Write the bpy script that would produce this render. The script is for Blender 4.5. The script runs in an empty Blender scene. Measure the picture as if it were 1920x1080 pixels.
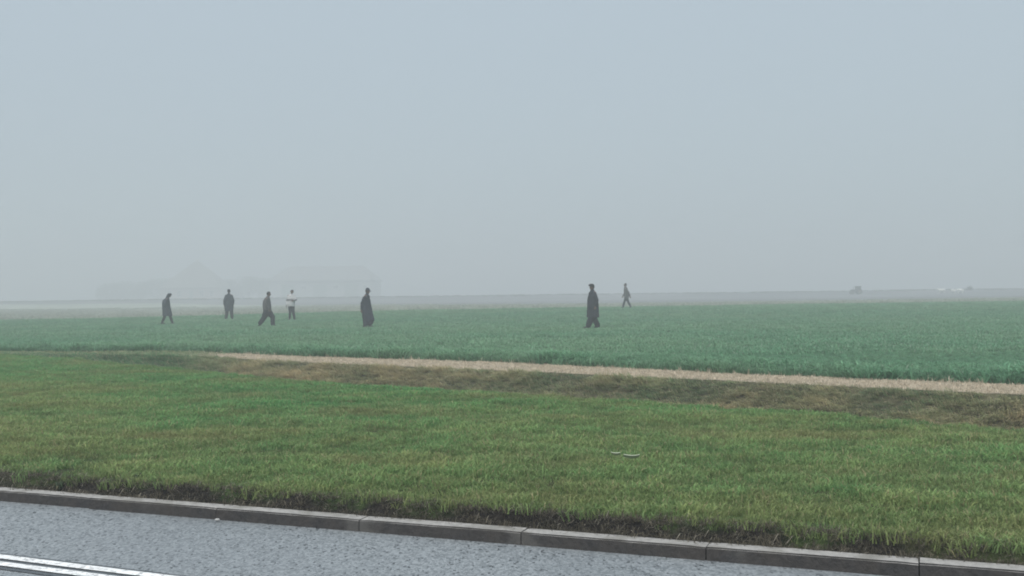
import bpy, bmesh, math, random
import numpy as np
from mathutils import Vector, Matrix

random.seed(7)
rng = np.random.default_rng(11)
scene = bpy.context.scene
COL = scene.collection

# ------------------------------------------------------------------ camera
cam_data = bpy.data.cameras.new("camera")
cam_data.sensor_width = 36.0
cam_data.lens = 36.49
cam_data.clip_start = 0.05
cam_data.clip_end = 6000.0
cam = bpy.data.objects.new("camera", cam_data)
COL.objects.link(cam)
EYE = 1.35
pitch, roll = 13.0 / 1946.0, 0.0125
fw = Vector((0, math.cos(pitch), math.sin(pitch)))
rt = Vector((math.cos(roll), 0, -math.sin(roll)))
up = rt.cross(fw).normalized()
rt = fw.cross(up).normalized()
cam.matrix_world = Matrix(((rt.x, up.x, -fw.x, 0), (rt.y, up.y, -fw.y, 0), (rt.z, up.z, -fw.z, EYE), (0, 0, 0, 1)))
scene.camera = cam

# ------------------------------------------------------------------ sky, sun, exposure
SUN_EL, SUN_AZ = math.radians(62), math.radians(200)     # azimuth clockwise from +Y: high, behind the camera
world = bpy.data.worlds.new("World")
scene.world = world
world.use_nodes = True
nt = world.node_tree
nt.nodes.clear()
wo = nt.nodes.new("ShaderNodeOutputWorld")
bg = nt.nodes.new("ShaderNodeBackground")
sky = nt.nodes.new("ShaderNodeTexSky")
sky.sky_type = 'NISHITA'
sky.sun_disc = False
sky.sun_elevation = SUN_EL
sky.sun_rotation = SUN_AZ
sky.air_density = 1.0
sky.dust_density = 6.0
sky.ozone_density = 1.0
mixw = nt.nodes.new("ShaderNodeMix")
mixw.data_type = 'RGBA'
mixw.inputs[0].default_value = 0.88            # an even overcast deck in front of most of the clear sky
mixw.inputs[7].default_value = (2.85, 3.38, 3.80, 1)
nt.links.new(sky.outputs[0], mixw.inputs[6])
nt.links.new(mixw.outputs[2], bg.inputs[0])
bg.inputs[1].default_value = 0.1
nt.links.new(bg.outputs[0], wo.inputs[0])

sun_data = bpy.data.lights.new("sun", 'SUN')
sun_data.energy = 2.0
sun_data.angle = math.radians(60)
sun_data.color = (1.0, 0.98, 0.95)
sun = bpy.data.objects.new("sun", sun_data)
COL.objects.link(sun)
sd = Vector((math.sin(SUN_AZ) * math.cos(SUN_EL), math.cos(SUN_AZ) * math.cos(SUN_EL), math.sin(SUN_EL)))
sun.rotation_euler = sd.to_track_quat('Z', 'Y').to_euler()
sun.location = (0, 0, 40)

scene.view_settings.view_transform = 'Standard'
scene.view_settings.look = 'None'
scene.view_settings.gamma = 1.0
scene.view_settings.exposure = 0.86
scene.view_settings.use_curve_mapping = False
scene.render.engine = 'CYCLES'
cy = scene.cycles
cy.use_denoising = True
cy.max_bounces = 6
cy.diffuse_bounces = 3
cy.glossy_bounces = 2
cy.transmission_bounces = 3
cy.volume_bounces = 4
cy.transparent_max_bounces = 6
cy.filter_width = 1.9
HAZE_DENSITY = 0.0062

# ------------------------------------------------------------------ helpers
def ss(a, b, x):
    t = np.clip((np.asarray(x, float) - a) / (b - a), 0, 1)
    return t * t * (3 - 2 * t)

def _hash(i, j, seed):
    n = (i * 374761393 + j * 668265263 + seed * 974711) & 0xffffffff
    n = ((n ^ (n >> 13)) * 1274126177) & 0xffffffff
    return ((n ^ (n >> 16)) & 0xffff) / 65535.0

def noise2(x, y, seed=0):
    x = np.asarray(x, float); y = np.asarray(y, float)
    xi = np.floor(x).astype(np.int64); yi = np.floor(y).astype(np.int64)
    fx = x - xi; fy = y - yi
    fx = fx * fx * (3 - 2 * fx); fy = fy * fy * (3 - 2 * fy)
    a = _hash(xi, yi, seed); b = _hash(xi + 1, yi, seed)
    c = _hash(xi, yi + 1, seed); d = _hash(xi + 1, yi + 1, seed)
    return (a * (1 - fx) + b * fx) * (1 - fy) + (c * (1 - fx) + d * fx) * fy

def fbm(x, y, seed=0, octv=3):
    r, amp, tot = 0, 1.0, 0.0
    for k in range(octv):
        r = r + amp * noise2(np.asarray(x) * 2 ** k, np.asarray(y) * 2 ** k, seed + 17 * k)
        tot += amp; amp *= 0.5
    return r / tot

def link(name, me, mat=None, parent=None):
    o = bpy.data.objects.new(name, me)
    COL.objects.link(o)
    if mat is not None and hasattr(me, 'materials') and len(me.materials) == 0:
        me.materials.append(mat)
    if parent is not None:
        o.parent = parent
    return o

def mesh_from(name, verts, faces, smooth=False):
    me = bpy.data.meshes.new(name)
    me.from_pydata([tuple(v) for v in verts], [], [tuple(f) for f in faces])
    if smooth:
        me.polygons.foreach_set("use_smooth", [True] * len(me.polygons))
    me.update()
    return me

def bm_mesh(name, bm, smooth=False):
    me = bpy.data.meshes.new(name)
    bmesh.ops.recalc_face_normals(bm, faces=bm.faces)
    bm.to_mesh(me); bm.free()
    if smooth:
        me.polygons.foreach_set("use_smooth", [True] * len(me.polygons))
    return me

def thing(name, label, cat, loc=(0, 0, 0), rotz=0.0, group=None):
    o = bpy.data.objects.new(name, None)
    o.empty_display_size = 0.2
    COL.objects.link(o)
    o.location = loc
    o.rotation_euler = (0, 0, rotz)
    o["label"] = label; o["category"] = cat
    if group:
        o["group"] = group
    return o

def tag(o, label, cat, group=None):
    o["label"] = label; o["category"] = cat
    if group:
        o["group"] = group
    return o

def kind(o, k, label=None):
    o["kind"] = k
    if label:
        o["label"] = label
    return o

class MatB:
    """small node-material builder"""
    def __init__(self, name, rough=0.8, spec=0.3):
        self.m = bpy.data.materials.new(name)
        self.m.use_nodes = True
        self.t = self.m.node_tree
        self.b = self.t.nodes["Principled BSDF"]
        self.b.inputs["Roughness"].default_value = rough
        self.b.inputs["Specular IOR Level"].default_value = spec
    def n(self, typ, **kw):
        nd = self.t.nodes.new(typ)
        for k, v in kw.items():
            setattr(nd, k, v)
        return nd
    def coord(self, kind='Position', scale=(1, 1, 1)):
        if kind == 'Position':
            s = self.n("ShaderNodeNewGeometry").outputs["Position"]
        else:
            s = self.n("ShaderNodeTexCoord").outputs[kind]
        mp = self.n("ShaderNodeMapping")
        mp.inputs["Scale"].default_value = scale
        self.t.links.new(s, mp.inputs[0])
        return mp.outputs[0]
    def noise(self, scale, detail=3, rough=0.55, co=None, lo=0.35, hi=0.65):
        nd = self.n("ShaderNodeTexNoise")
        nd.inputs["Scale"].default_value = scale
        nd.inputs["Detail"].default_value = detail
        nd.inputs["Roughness"].default_value = rough
        self.t.links.new(co if co is not None else self.coord(), nd.inputs["Vector"])
        mr = self.n("ShaderNodeMapRange")
        mr.inputs[1].default_value = lo; mr.inputs[2].default_value = hi
        self.t.links.new(nd.outputs[0], mr.inputs[0])
        return mr.outputs[0]
    def rgb(self, c):
        nd = self.n("ShaderNodeRGB"); nd.outputs[0].default_value = (*c, 1); return nd.outputs[0]
    def mix(self, f, a, b, blend='MIX'):
        nd = self.n("ShaderNodeMix", data_type='RGBA', blend_type=blend)
        if isinstance(f, (int, float)):
            nd.inputs[0].default_value = f
        else:
            self.t.links.new(f, nd.inputs[0])
        for sock, v in ((nd.inputs[6], a), (nd.inputs[7], b)):
            if isinstance(v, tuple):
                sock.default_value = (*v, 1)
            else:
                self.t.links.new(v, sock)
        return nd.outputs[2]
    def math(self, op, a, b):
        nd = self.n("ShaderNodeMath", operation=op)
        for s, v in ((nd.inputs[0], a), (nd.inputs[1], b)):
            if isinstance(v, (int, float)):
                s.default_value = v
            else:
                self.t.links.new(v, s)
        return nd.outputs[0]
    def ramp(self, v, lo, hi):
        mr = self.n("ShaderNodeMapRange", interpolation_type='SMOOTHSTEP')
        mr.inputs[1].default_value = lo; mr.inputs[2].default_value = hi
        self.t.links.new(v, mr.inputs[0])
        return mr.outputs[0]
    def attr(self, name, typ='GEOMETRY', out="Fac"):
        nd = self.n("ShaderNodeAttribute", attribute_name=name, attribute_type=typ)
        return nd.outputs[out]
    def color(self, c):
        if isinstance(c, tuple):
            self.b.inputs["Base Color"].default_value = (*c, 1)
        else:
            self.t.links.new(c, self.b.inputs["Base Color"])
        return self
    def rough(self, v):
        self.t.links.new(v, self.b.inputs["Roughness"]); return self
    def bump(self, h, dist=0.01, strength=1.0):
        nd = self.n("ShaderNodeBump")
        nd.inputs["Strength"].default_value = strength
        nd.inputs["Distance"].default_value = dist
        self.t.links.new(h, nd.inputs["Height"])
        self.t.links.new(nd.outputs[0], self.b.inputs["Normal"])
        return self
    def translucent(self, c, f=0.3):
        tr = self.n("ShaderNodeBsdfTranslucent")
        if isinstance(c, tuple):
            tr.inputs[0].default_value = (*c, 1)
        else:
            self.t.links.new(c, tr.inputs[0])
        mx = self.n("ShaderNodeMixShader")
        mx.inputs[0].default_value = f
        self.t.links.new(self.b.outputs[0], mx.inputs[1])
        self.t.links.new(tr.outputs[0], mx.inputs[2])
        out = [x for x in self.t.nodes if x.type == 'OUTPUT_MATERIAL'][0]
        self.t.links.new(mx.outputs[0], out.inputs[0])
        return self

# ------------------------------------------------------------------ the lie of the land
KS = -0.40                                    # road direction: dY/dX
rd = Vector((1, KS, 0)).normalized()          # along the road
rn = Vector((-KS, 1, 0)).normalized()         # from the road towards the verge
K0 = Vector((0, 5.61, 0))                     # foot of the kerb face straight ahead
KERB_W, KERB_H = 0.118, 0.070

def road_pt(along, across, z=0.0):
    p = K0 + rd * along + rn * across
    return (p.x, p.y, z)

def kerb_back_y(x):
    return 5.61 + KS * np.asarray(x, float) + (KERB_W + 0.004) / rn.y

NEAR = np.array([(-40, 27.6), (-16, 26.6), (-12.6, 25.0), (-9.66, 22.5), (-7.33, 19.8), (-6.05, 18.7), (-4.2, 17.0), (0, 13.4), (2.75, 11.16), (4.69, 9.5), (9, 5.9), (16, 0.4)])
BANK = np.array([(-40, 28.2), (-16, 27.3), (-12.6, 26.2), (-10.7, 25.2), (-9.3, 25.1), (-6.9, 24.0), (-5.5, 22.3), (0, 18.2), (3.75, 15.2), (6.4, 12.95), (12, 8.6), (22, 1.0)])
FIELD = np.array([(-40, 28.8), (-16, 27.9), (-13.2, 27.1), (-11.4, 26.6), (-9.9, 26.8), (-7.45, 25.9), (-6.0, 24.4), (0, 20.4), (4.05, 16.6), (7.1, 14.4), (13, 10.2), (22, 3.9)])
CROPEND = np.array([(-140, 76), (-35, 71.7), (-22, 70.5), (8.8, 80), (42, 86), (140, 98)])
STUBEND = np.array([(-220, 210), (-60, 190), (-24, 150), (-5, 112), (10, 104), (50, 112), (220, 150)])

def pl(tab, x):
    x = np.asarray(x, float)
    y = np.interp(x, tab[:, 0], tab[:, 1])
    return (y + np.interp(x - .4, tab[:, 0], tab[:, 1]) + np.interp(x + .4, tab[:, 0], tab[:, 1])) / 3

def near_y(x):
    return pl(NEAR, x) * (1 - 0.047 * ss(-7.5, -2.0, x)) + 0.06 * (fbm(np.asarray(x) * 1.3, 3.1, 5) - 0.5) + 0.08 * (fbm(np.asarray(x) * .35, 8.1, 6) - 0.5)
def bank_y(x):
    return pl(BANK, x) + 0.12 * (fbm(np.asarray(x) * 1.1, 7.7, 9) - 0.5)
def field_y(x):
    return pl(FIELD, x) + 0.22 * (fbm(np.asarray(x) * 1.7, 2.2, 13) - 0.5)
def cropend_y(x):
    return pl(CROPEND, x)
def stubend_y(x):
    return pl(STUBEND, x)

def soil_w(x, y):
    return np.maximum(0.02, 0.112 + 0.16 * (fbm(x * 1.7, y * 1.7, 81) - .5) + 0.18 * (fbm(x * 6, y * 6, 82) - .5) - 0.105 * ss(0.2, 2.6, x) - 0.05 * (1 - ss(-3.6, -2.4, x)))

def verge_z(x, y):
    x = np.asarray(x, float); y = np.asarray(y, float)
    s = (y - kerb_back_y(x)) * rn.y                      # distance behind the kerb
    edge = 0.075 + 0.030 * (fbm(x * 1.1, y * 1.1, 21) - .5)      # turf stands proud of the kerb
    edge = edge * (1 - 0.45 * ss(1.0, 4.0, x))
    lip = 0.05 + 0.05 * noise2(x * 5, y * 5, 23)
    z = KERB_H - 0.012 + edge * ss(0.005, 0.09, s - lip * .5)
    z = z + (0.05 - 0.115) * ss(2.0, 12.0, s)
    z = z + 0.035 * (fbm(x * .55, y * .55, 31) - .5) * ss(0.4, 1.5, s) + 0.02 * (fbm(x * 2.2, y * 2.2, 33) - .5)
    return z

def field_z(x, y):
    x = np.asarray(x, float); y = np.asarray(y, float)
    return 0.015 + 0.3 * ss(48, 72, y) * ss(-40, -5, x) + 0.05 * (fbm(x * .12, y * .12, 41) - .5) * ss(25, 40, y)

def far_z(x, y):
    x = np.asarray(x, float); y = np.asarray(y, float)
    base = 0.015 + 0.3 * ss(48, 72, y) * ss(-40, -5, x)
    base = base * (1 - ss(120, 180, y)) + 0.25 * ss(120, 180, y)
    crest = 1.05 + 0.16 * (fbm(x * .03, 1.3, 51) - .5)
    return base + (crest - 0.0) * ss(176, 214, y)

def ditch_z(x, w):
    """w: 0 at the near edge, 1 at the far bank top"""
    x = np.asarray(x, float)
    D = 0.95 * ss(-11.0, -6.4, x) + 0.005
    a = 0.05
    prof = np.where(w < 0.35, ss(0, .35, w), np.where(w < 0.52, 1.0, 1 - np.clip((w - .52) / .48, 0, 1) ** 1.15))
    return a + (0.02 - a) * w - D * prof + 0.10 * (fbm(x * 2.3, w * 4, 61) - .5) * prof * ss(-12, -9, x)

def sheet(name, x0, x1, nx, ya, yb, ny, zf, mat, pw=1.0, smooth=True):
    xs = np.linspace(x0, x1, nx)
    ws = np.linspace(0, 1, ny) ** pw
    A = ya(xs); B = yb(xs)
    X = np.repeat(xs[:, None], ny, 1)
    Y = A[:, None] + (B - A)[:, None] * ws[None, :]
    Wm = np.repeat(ws[None, :], nx, 0)
    Z = zf(X, Y, Wm)
    verts = np.stack([X, Y, Z], -1).reshape(-1, 3)
    i, j = np.meshgrid(np.arange(nx - 1), np.arange(ny - 1), indexing='ij')
    a = (i * ny + j).ravel()
    faces = np.stack([a, a + ny, a + ny + 1, a + 1], -1)
    me = bpy.data.meshes.new(name)
    me.from_pydata(verts.tolist(), [], faces.tolist())
    if smooth:
        me.polygons.foreach_set("use_smooth", [True] * len(me.polygons))
    me.update()
    return kind(link(name, me, mat), 'structure')

# ------------------------------------------------------------------ ground materials
m = MatB("asphalt", 0.5, 0.5)
co = m.coord('Position', (1.0, 0.62, 1.0))
agg = m.n("ShaderNodeTexVoronoi"); agg.inputs["Scale"].default_value = 84.0
m.t.links.new(co, agg.inputs["Vector"])
sep = m.n("ShaderNodeSeparateColor"); m.t.links.new(agg.outputs["Color"], sep.inputs[0])
n1 = m.noise(34, 4, .65, co, .3, .7)
n2 = m.noise(0.9, 3, .5, co, .35, .65)
c = m.mix(sep.outputs[0], (0.105, 0.118, 0.127), (0.285, 0.31, 0.326))
c = m.mix(m.math('MULTIPLY', n1, 0.35), c, (0.165, 0.182, 0.193))
c = m.mix(m.ramp(sep.outputs[1], .93, .97), c, (0.03, 0.034, 0.038))
c = m.mix(m.math('MULTIPLY', n2, 0.30), c, (0.115, 0.13, 0.142))
m.color(c)
m.rough(m.math('MULTIPLY_ADD', n1, 0.22) if False else m.math('ADD', m.math('MULTIPLY', n1, 0.2), 0.36))
m.bump(m.math('ADD', m.math('MULTIPLY', agg.outputs["Distance"], -0.6), n1), 0.0025, 0.22)
M_ASPHALT = m.m

m = MatB("road_paint", 0.55, 0.4)
co = m.coord()
w = m.noise(30, 4, .65, co, .40, .47)
c = m.mix(m.noise(7, 3, .5, co), (0.80, 0.81, 0.81), (0.68, 0.69, 0.69))
m.color(m.mix(w, (0.40, 0.41, 0.41), c))
m.bump(m.noise(60, 3, .6, co), 0.002, .5)
M_PAINT = m.m

m = MatB("road_sealant", 0.42, 0.5)
m.color(m.mix(m.noise(18, 3, .6), (0.035, 0.042, 0.048), (0.075, 0.084, 0.092)))
M_SEAL = m.m

m = MatB("kerb_concrete", 0.85, 0.25)
co = m.coord('Object')
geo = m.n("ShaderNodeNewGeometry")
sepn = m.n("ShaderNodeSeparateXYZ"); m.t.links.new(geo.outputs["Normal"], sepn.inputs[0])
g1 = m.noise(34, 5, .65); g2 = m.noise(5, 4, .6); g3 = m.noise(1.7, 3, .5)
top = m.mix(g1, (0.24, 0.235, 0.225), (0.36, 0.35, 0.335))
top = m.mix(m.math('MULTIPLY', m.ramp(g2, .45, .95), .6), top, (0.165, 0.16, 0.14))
face = m.mix(g1, (0.026, 0.026, 0.027), (0.052, 0.050, 0.050))     # damp road grime, darkened further to paint shade into the upright face
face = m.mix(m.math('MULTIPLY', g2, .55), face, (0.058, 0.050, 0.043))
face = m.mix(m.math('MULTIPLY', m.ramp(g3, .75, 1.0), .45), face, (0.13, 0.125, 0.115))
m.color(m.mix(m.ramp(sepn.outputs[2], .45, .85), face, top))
m.bump(g1, 0.004, .7)
M_KERB = m.m

m = MatB("dark_soil", 0.95, 0.15)
co = m.coord()
c = m.mix(m.noise(24, 5, .7, co), (0.020, 0.018, 0.016), (0.060, 0.052, 0.042))
m.color(m.mix(m.ramp(m.noise(70, 3, .6, co), .7, 1.0), c, (0.12, 0.105, 0.08)))
m.bump(m.noise(30, 5, .7, co), 0.02, 1.0)
M_SOIL = m.m

m = MatB("verge_turf", 0.95, 0.1)
co = m.coord()
c = m.mix(m.noise(9, 4, .6, co), (0.040, 0.075, 0.022), (0.070, 0.115, 0.034))
c = m.mix(m.noise(0.7, 3, .5, co), c, (0.055, 0.060, 0.028))
d = m.attr("soil")
m.color(m.mix(d, c, m.mix(m.noise(26, 5, .7, co), (0.014, 0.013, 0.012), (0.042, 0.037, 0.031))))
m.bump(m.noise(22, 4, .7, co), 0.02, 1.0)
M_TURF = m.m

m = MatB("bank_earth", 0.95, 0.1)
co = m.coord()
mpb = m.n("ShaderNodeMapping"); mpb.inputs["Rotation"].default_value = (0, 0, math.radians(-38)); mpb.inputs["Scale"].default_value = (1.6, 7.0, 3.0)
m.t.links.new(co, mpb.inputs[0])
stre = m.noise(1.0, 4, .65, mpb.outputs[0], .36, .66)
c = m.mix(stre, (0.11, 0.102, 0.058), (0.25, 0.225, 0.14))
c = m.mix(m.noise(0.9, 3, .5, co), c, (0.085, 0.095, 0.052))
sx = m.n("ShaderNodeSeparateXYZ"); m.t.links.new(co, sx.inputs[0])
m.color(m.mix(m.ramp(m.math('ADD', sx.outputs[0], m.noise(1.1, 3, .5, co)), -8.2, -5.6), (0.075, 0.115, 0.058), c))
m.bump(m.math('ADD', m.noise(14, 4, .7, co), m.math('MULTIPLY', stre, 1.5)), 0.04, 1.0)
M_BANK = m.m

m = MatB("dry_strip", 0.95, 0.15)
co = m.coord()
c = m.mix(m.noise(11, 5, .65, co), (0.42, 0.355, 0.265), (0.58, 0.50, 0.385))
c = m.mix(m.math('MULTIPLY', m.ramp(m.noise(3, 4, .6, co), .6, 1), .5), c, (0.30, 0.25, 0.17))
sx = m.n("ShaderNodeSeparateXYZ"); m.t.links.new(co, sx.inputs[0])
c = m.mix(m.ramp(m.math('ADD', sx.outputs[0], m.math('MULTIPLY', m.noise(1.1, 3, .5, co), 1.2)), -7.8, -5.9), (0.16, 0.215, 0.13), c)
m.color(c)
m.bump(m.noise(25, 4, .7, co), 0.03, 1.0)
M_STRIP = m.m

m = MatB("crop_soil", 0.95, 0.1)
co = m.coord()
c = m.mix(m.noise(3.5, 4, .6, co), (0.060, 0.140, 0.078), (0.095, 0.200, 0.11))
m.color(m.mix(m.noise(0.25, 3, .5, co), c, (0.075, 0.175, 0.095)))
m.bump(m.noise(9, 4, .7, co), 0.06, 1.0)
M_CROPSOIL = m.m

m = MatB("stubble_ground", 0.95, 0.1)
co = m.coord('Position', (1, 1, 1))
m.color(m.mix(m.noise(.09, 4, .6, co), (0.21, 0.245, 0.20), (0.30, 0.32, 0.275)))
M_STUBBLE = m.m

m = MatB("far_soil", 0.95, 0.1)
co = m.coord('Position', (.4, 1, 1))
m.color(m.mix(m.noise(.07, 4, .6, co), (0.115, 0.125, 0.130), (0.185, 0.192, 0.197)))
M_FARSOIL = m.m

m = MatB("plain_ground", 0.95, 0.1)
m.color(m.mix(m.noise(.2, 3, .5), (0.05, 0.06, 0.03), (0.08, 0.085, 0.045)))
M_PLAIN = m.m

# ------------------------------------------------------------------ ground sheets
kind(link("ground", mesh_from("ground", [(-2200, -2200, -1.4), (2200, -2200, -1.4), (2200, 2200, -1.4), (-2200, 2200, -1.4)], [(0, 1, 2, 3)]), M_PLAIN), 'structure')

# road: a lane sheet from the kerb foot to the far side behind the camera, gently cambered
def ribbon(name, a0, a1, na, acr, mat):
    verts, faces = [], []
    ny = len(acr)
    for i in range(na):
        al = a0 + (a1 - a0) * i / (na - 1)
        for (q, z) in acr:
            verts.append(road_pt(al, q, z))
    for i in range(na - 1):
        for j in range(ny - 1):
            a = i * ny + j
            faces.append((a, a + 1, a + ny + 1, a + ny))
    return mesh_from(name, verts, faces)

kind(link("road", ribbon("road", -60, 60, 40, [(0.03, 0.0), (-2.0, 0.0), (-4.0, 0.0), (-7.2, 0.0)], M_ASPHALT), M_ASPHALT), 'structure')
kind(link("grass_behind_the_road", ribbon("grass_behind_the_road", -60, 60, 30, [(-7.2, -0.02), (-20, -0.02), (-60, -0.1), (-300, -0.3)], M_PLAIN), M_PLAIN), 'structure')
def line_mesh(name, q0, q1, z):
    na = 260
    verts, faces = [], []
    for i in range(na):
        al = -26 + 40 * i / (na - 1)
        j0 = 0.006 * (noise2(al * 9, 1.5, 71 + int(q0 * 100)) - .5); j1 = 0.006 * (noise2(al * 9, 5.5, 75) - .5)
        dq = 0.028 - 0.030 * max(-4.0, min(4.0, al + 2.9))          # the marking drifts slightly off the kerb line
        verts += [road_pt(al, q0 + dq + float(j0), z), road_pt(al, q1 + dq + float(j1), z)]
    for i in range(na - 1):
        faces.append((2 * i, 2 * i + 1, 2 * i + 3, 2 * i + 2))
    return mesh_from(name, verts, faces)
kind(link("road_line_underlay", line_mesh("road_line_underlay", -1.085, -1.325, 0.004), M_SEAL), 'structure')
for q0, q1 in ((-1.118, -1.180), (-1.224, -1.284)):
    kind(link("road_line", line_mesh("road_line", q0, q1, 0.008), M_PAINT), 'structure', "white painted line along the road")

# kerb: one concrete stone after another
kerb = bpy.data.objects.new("kerb", None)
COL.objects.link(kerb); kerb["kind"] = 'structure'
def kerb_stone_mesh(k):
    bm = bmesh.new()
    L, H = 0.994, 0.25
    bmesh.ops.create_cube(bm, size=1.0)
    for v in bm.verts:
        v.co = Vector((v.co.x * L, v.co.y * KERB_W + KERB_W / 2, v.co.z * H - H / 2 + KERB_H))
    for v in bm.verts:                              # slightly battered face
        if v.co.z > 0 and v.co.y < KERB_W / 2:
            v.co.y += 0.012
    bmesh.ops.subdivide_edges(bm, edges=[e for e in bm.edges if abs(e.verts[0].co.x - e.verts[1].co.x) > .5], cuts=12)
    es = [e for e in bm.edges if all(v.co.z > KERB_H - .01 for v in e.verts) and all(v.co.y < .05 for v in e.verts)]
    bmesh.ops.bevel(bm, geom=es, offset=0.007, segments=2, affect='EDGES')
    r = random.Random(k)
    for v in bm.verts:
        if v.co.z > 0:
            v.co.y += 0.002 * (r.random() - .5); v.co.z += 0.0015 * (r.random() - .5)
            if abs(v.co.x) > L / 2 - .01:
                v.co.z -= 0.004 * r.random()
    return bm_mesh("kerb_stone", bm)
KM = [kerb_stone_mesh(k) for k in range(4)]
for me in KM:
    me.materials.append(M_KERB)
ang = math.atan2(rd.y, rd.x)
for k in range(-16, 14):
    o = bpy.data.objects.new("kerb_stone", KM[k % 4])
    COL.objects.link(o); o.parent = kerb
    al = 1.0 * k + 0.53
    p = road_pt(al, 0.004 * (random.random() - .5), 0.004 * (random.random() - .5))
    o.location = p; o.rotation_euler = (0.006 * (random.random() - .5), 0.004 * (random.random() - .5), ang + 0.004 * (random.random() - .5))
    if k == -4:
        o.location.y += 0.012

# verge
verge = sheet("verge", -34, 15, 900, lambda x: kerb_back_y(x), near_y, 110, lambda X, Y, W: verge_z(X, Y), M_TURF, 1.9)
me = verge.data
vco = np.empty(len(me.vertices) * 3); me.vertices.foreach_get("co", vco); vco = vco.reshape(-1, 3)
sv = (vco[:, 1] - kerb_back_y(vco[:, 0])) * rn.y
soilw = soil_w(vco[:, 0], vco[:, 1])
soil = 1 - ss(-.02, .03, sv - soilw)
# worn bare spot at the left
bare = (1 - ss(.15, .55, np.hypot((vco[:, 0] + 3.55) / 1.5, (vco[:, 1] - 7.55) / .8))) * 0.6
at = me.attributes.new("soil", 'FLOAT', 'POINT')
at.data.foreach_set("value", np.maximum(soil, bare).astype(np.float32))

sheet("ditch", -34, 15, 420, near_y, bank_y, 40, lambda X, Y, W: ditch_z(X, W), M_BANK)
sheet("dry_grass_strip", -34, 15, 400, bank_y, field_y, 10, lambda X, Y, W: 0.02 + 0.03 * (fbm(X * 3, Y * 3, 91) - .5), M_STRIP)
sheet("crop_field", -130, 130, 500, lambda x: np.where(x < -34, 28.7, np.where(x > 15, pl(FIELD, 15) - (x - 15) * .02, field_y(x))), cropend_y, 90, lambda X, Y, W: field_z(X, Y), M_CROPSOIL, 1.5)
sheet("stubble_field", -400, 400, 120, lambda x: pl(CROPEND, x), lambda x: stubend_y(x), 60, lambda X, Y, W: far_z(X, Y) - 0.004, M_STUBBLE)
sheet("far_land", -600, 600, 240, lambda x: stubend_y(x), lambda x: 0 * x + 300, 90, lambda X, Y, W: far_z(X, Y) - 0.004, M_FARSOIL)
sheet("distant_land", -2200, 2200, 60, lambda x: 0 * x + 299.5, lambda x: 0 * x + 2200, 30, lambda X, Y, W: far_z(X, Y) * 0 + 1.15, M_FARSOIL)

# ------------------------------------------------------------------ grass: tufts scattered with geometry nodes (one stuff object each)
def tuft_mesh(name, nbl, radius, lmin, lmax, width, lean=(0.1, 0.6), bias=(0, 0), seed=0, droop=0.5):
    r = np.random.default_rng(seed)
    V, F, T = [], [], []
    for b in range(nbl):
        a = r.uniform(0, 2 * math.pi); rr = radius * math.sqrt(r.uniform())
        bx, by = rr * math.cos(a), rr * math.sin(a)
        L = r.uniform(lmin, lmax); th = r.uniform(0, 2 * math.pi)
        le = r.uniform(*lean)
        dx, dy = math.cos(th) * le + bias[0], math.sin(th) * le + bias[1]
        q = math.hypot(dx, dy); up_ = math.sqrt(max(0.05, 1 - min(q, .97) ** 2))
        wa = r.uniform(0, math.pi); wx, wy = math.cos(wa) * width / 2, math.sin(wa) * width / 2
        mid = np.array([bx + dx * L * .5, by + dy * L * .5, up_ * L * .55])
        tip = np.array([bx + dx * L * (1 + droop * .3), by + dy * L * (1 + droop * .3), up_ * L * (1 - droop * .25)])
        k = len(V)
        V += [(bx - wx, by - wy, -0.015), (bx + wx, by + wy, -0.015), (mid[0] + wx * .85, mid[1] + wy * .85, mid[2]), (mid[0] - wx * .85, mid[1] - wy * .85, mid[2]), tuple(tip)]
        F += [(k, k + 1, k + 2, k + 3), (k + 3, k + 2, k + 4)]
        T += [r.uniform()] * 5
    me = mesh_from(name, V, F)
    at = me.attributes.new("tint", 'FLOAT', 'POINT')
    at.data.foreach_set("value", np.array(T, np.float32))
    return me

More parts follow.
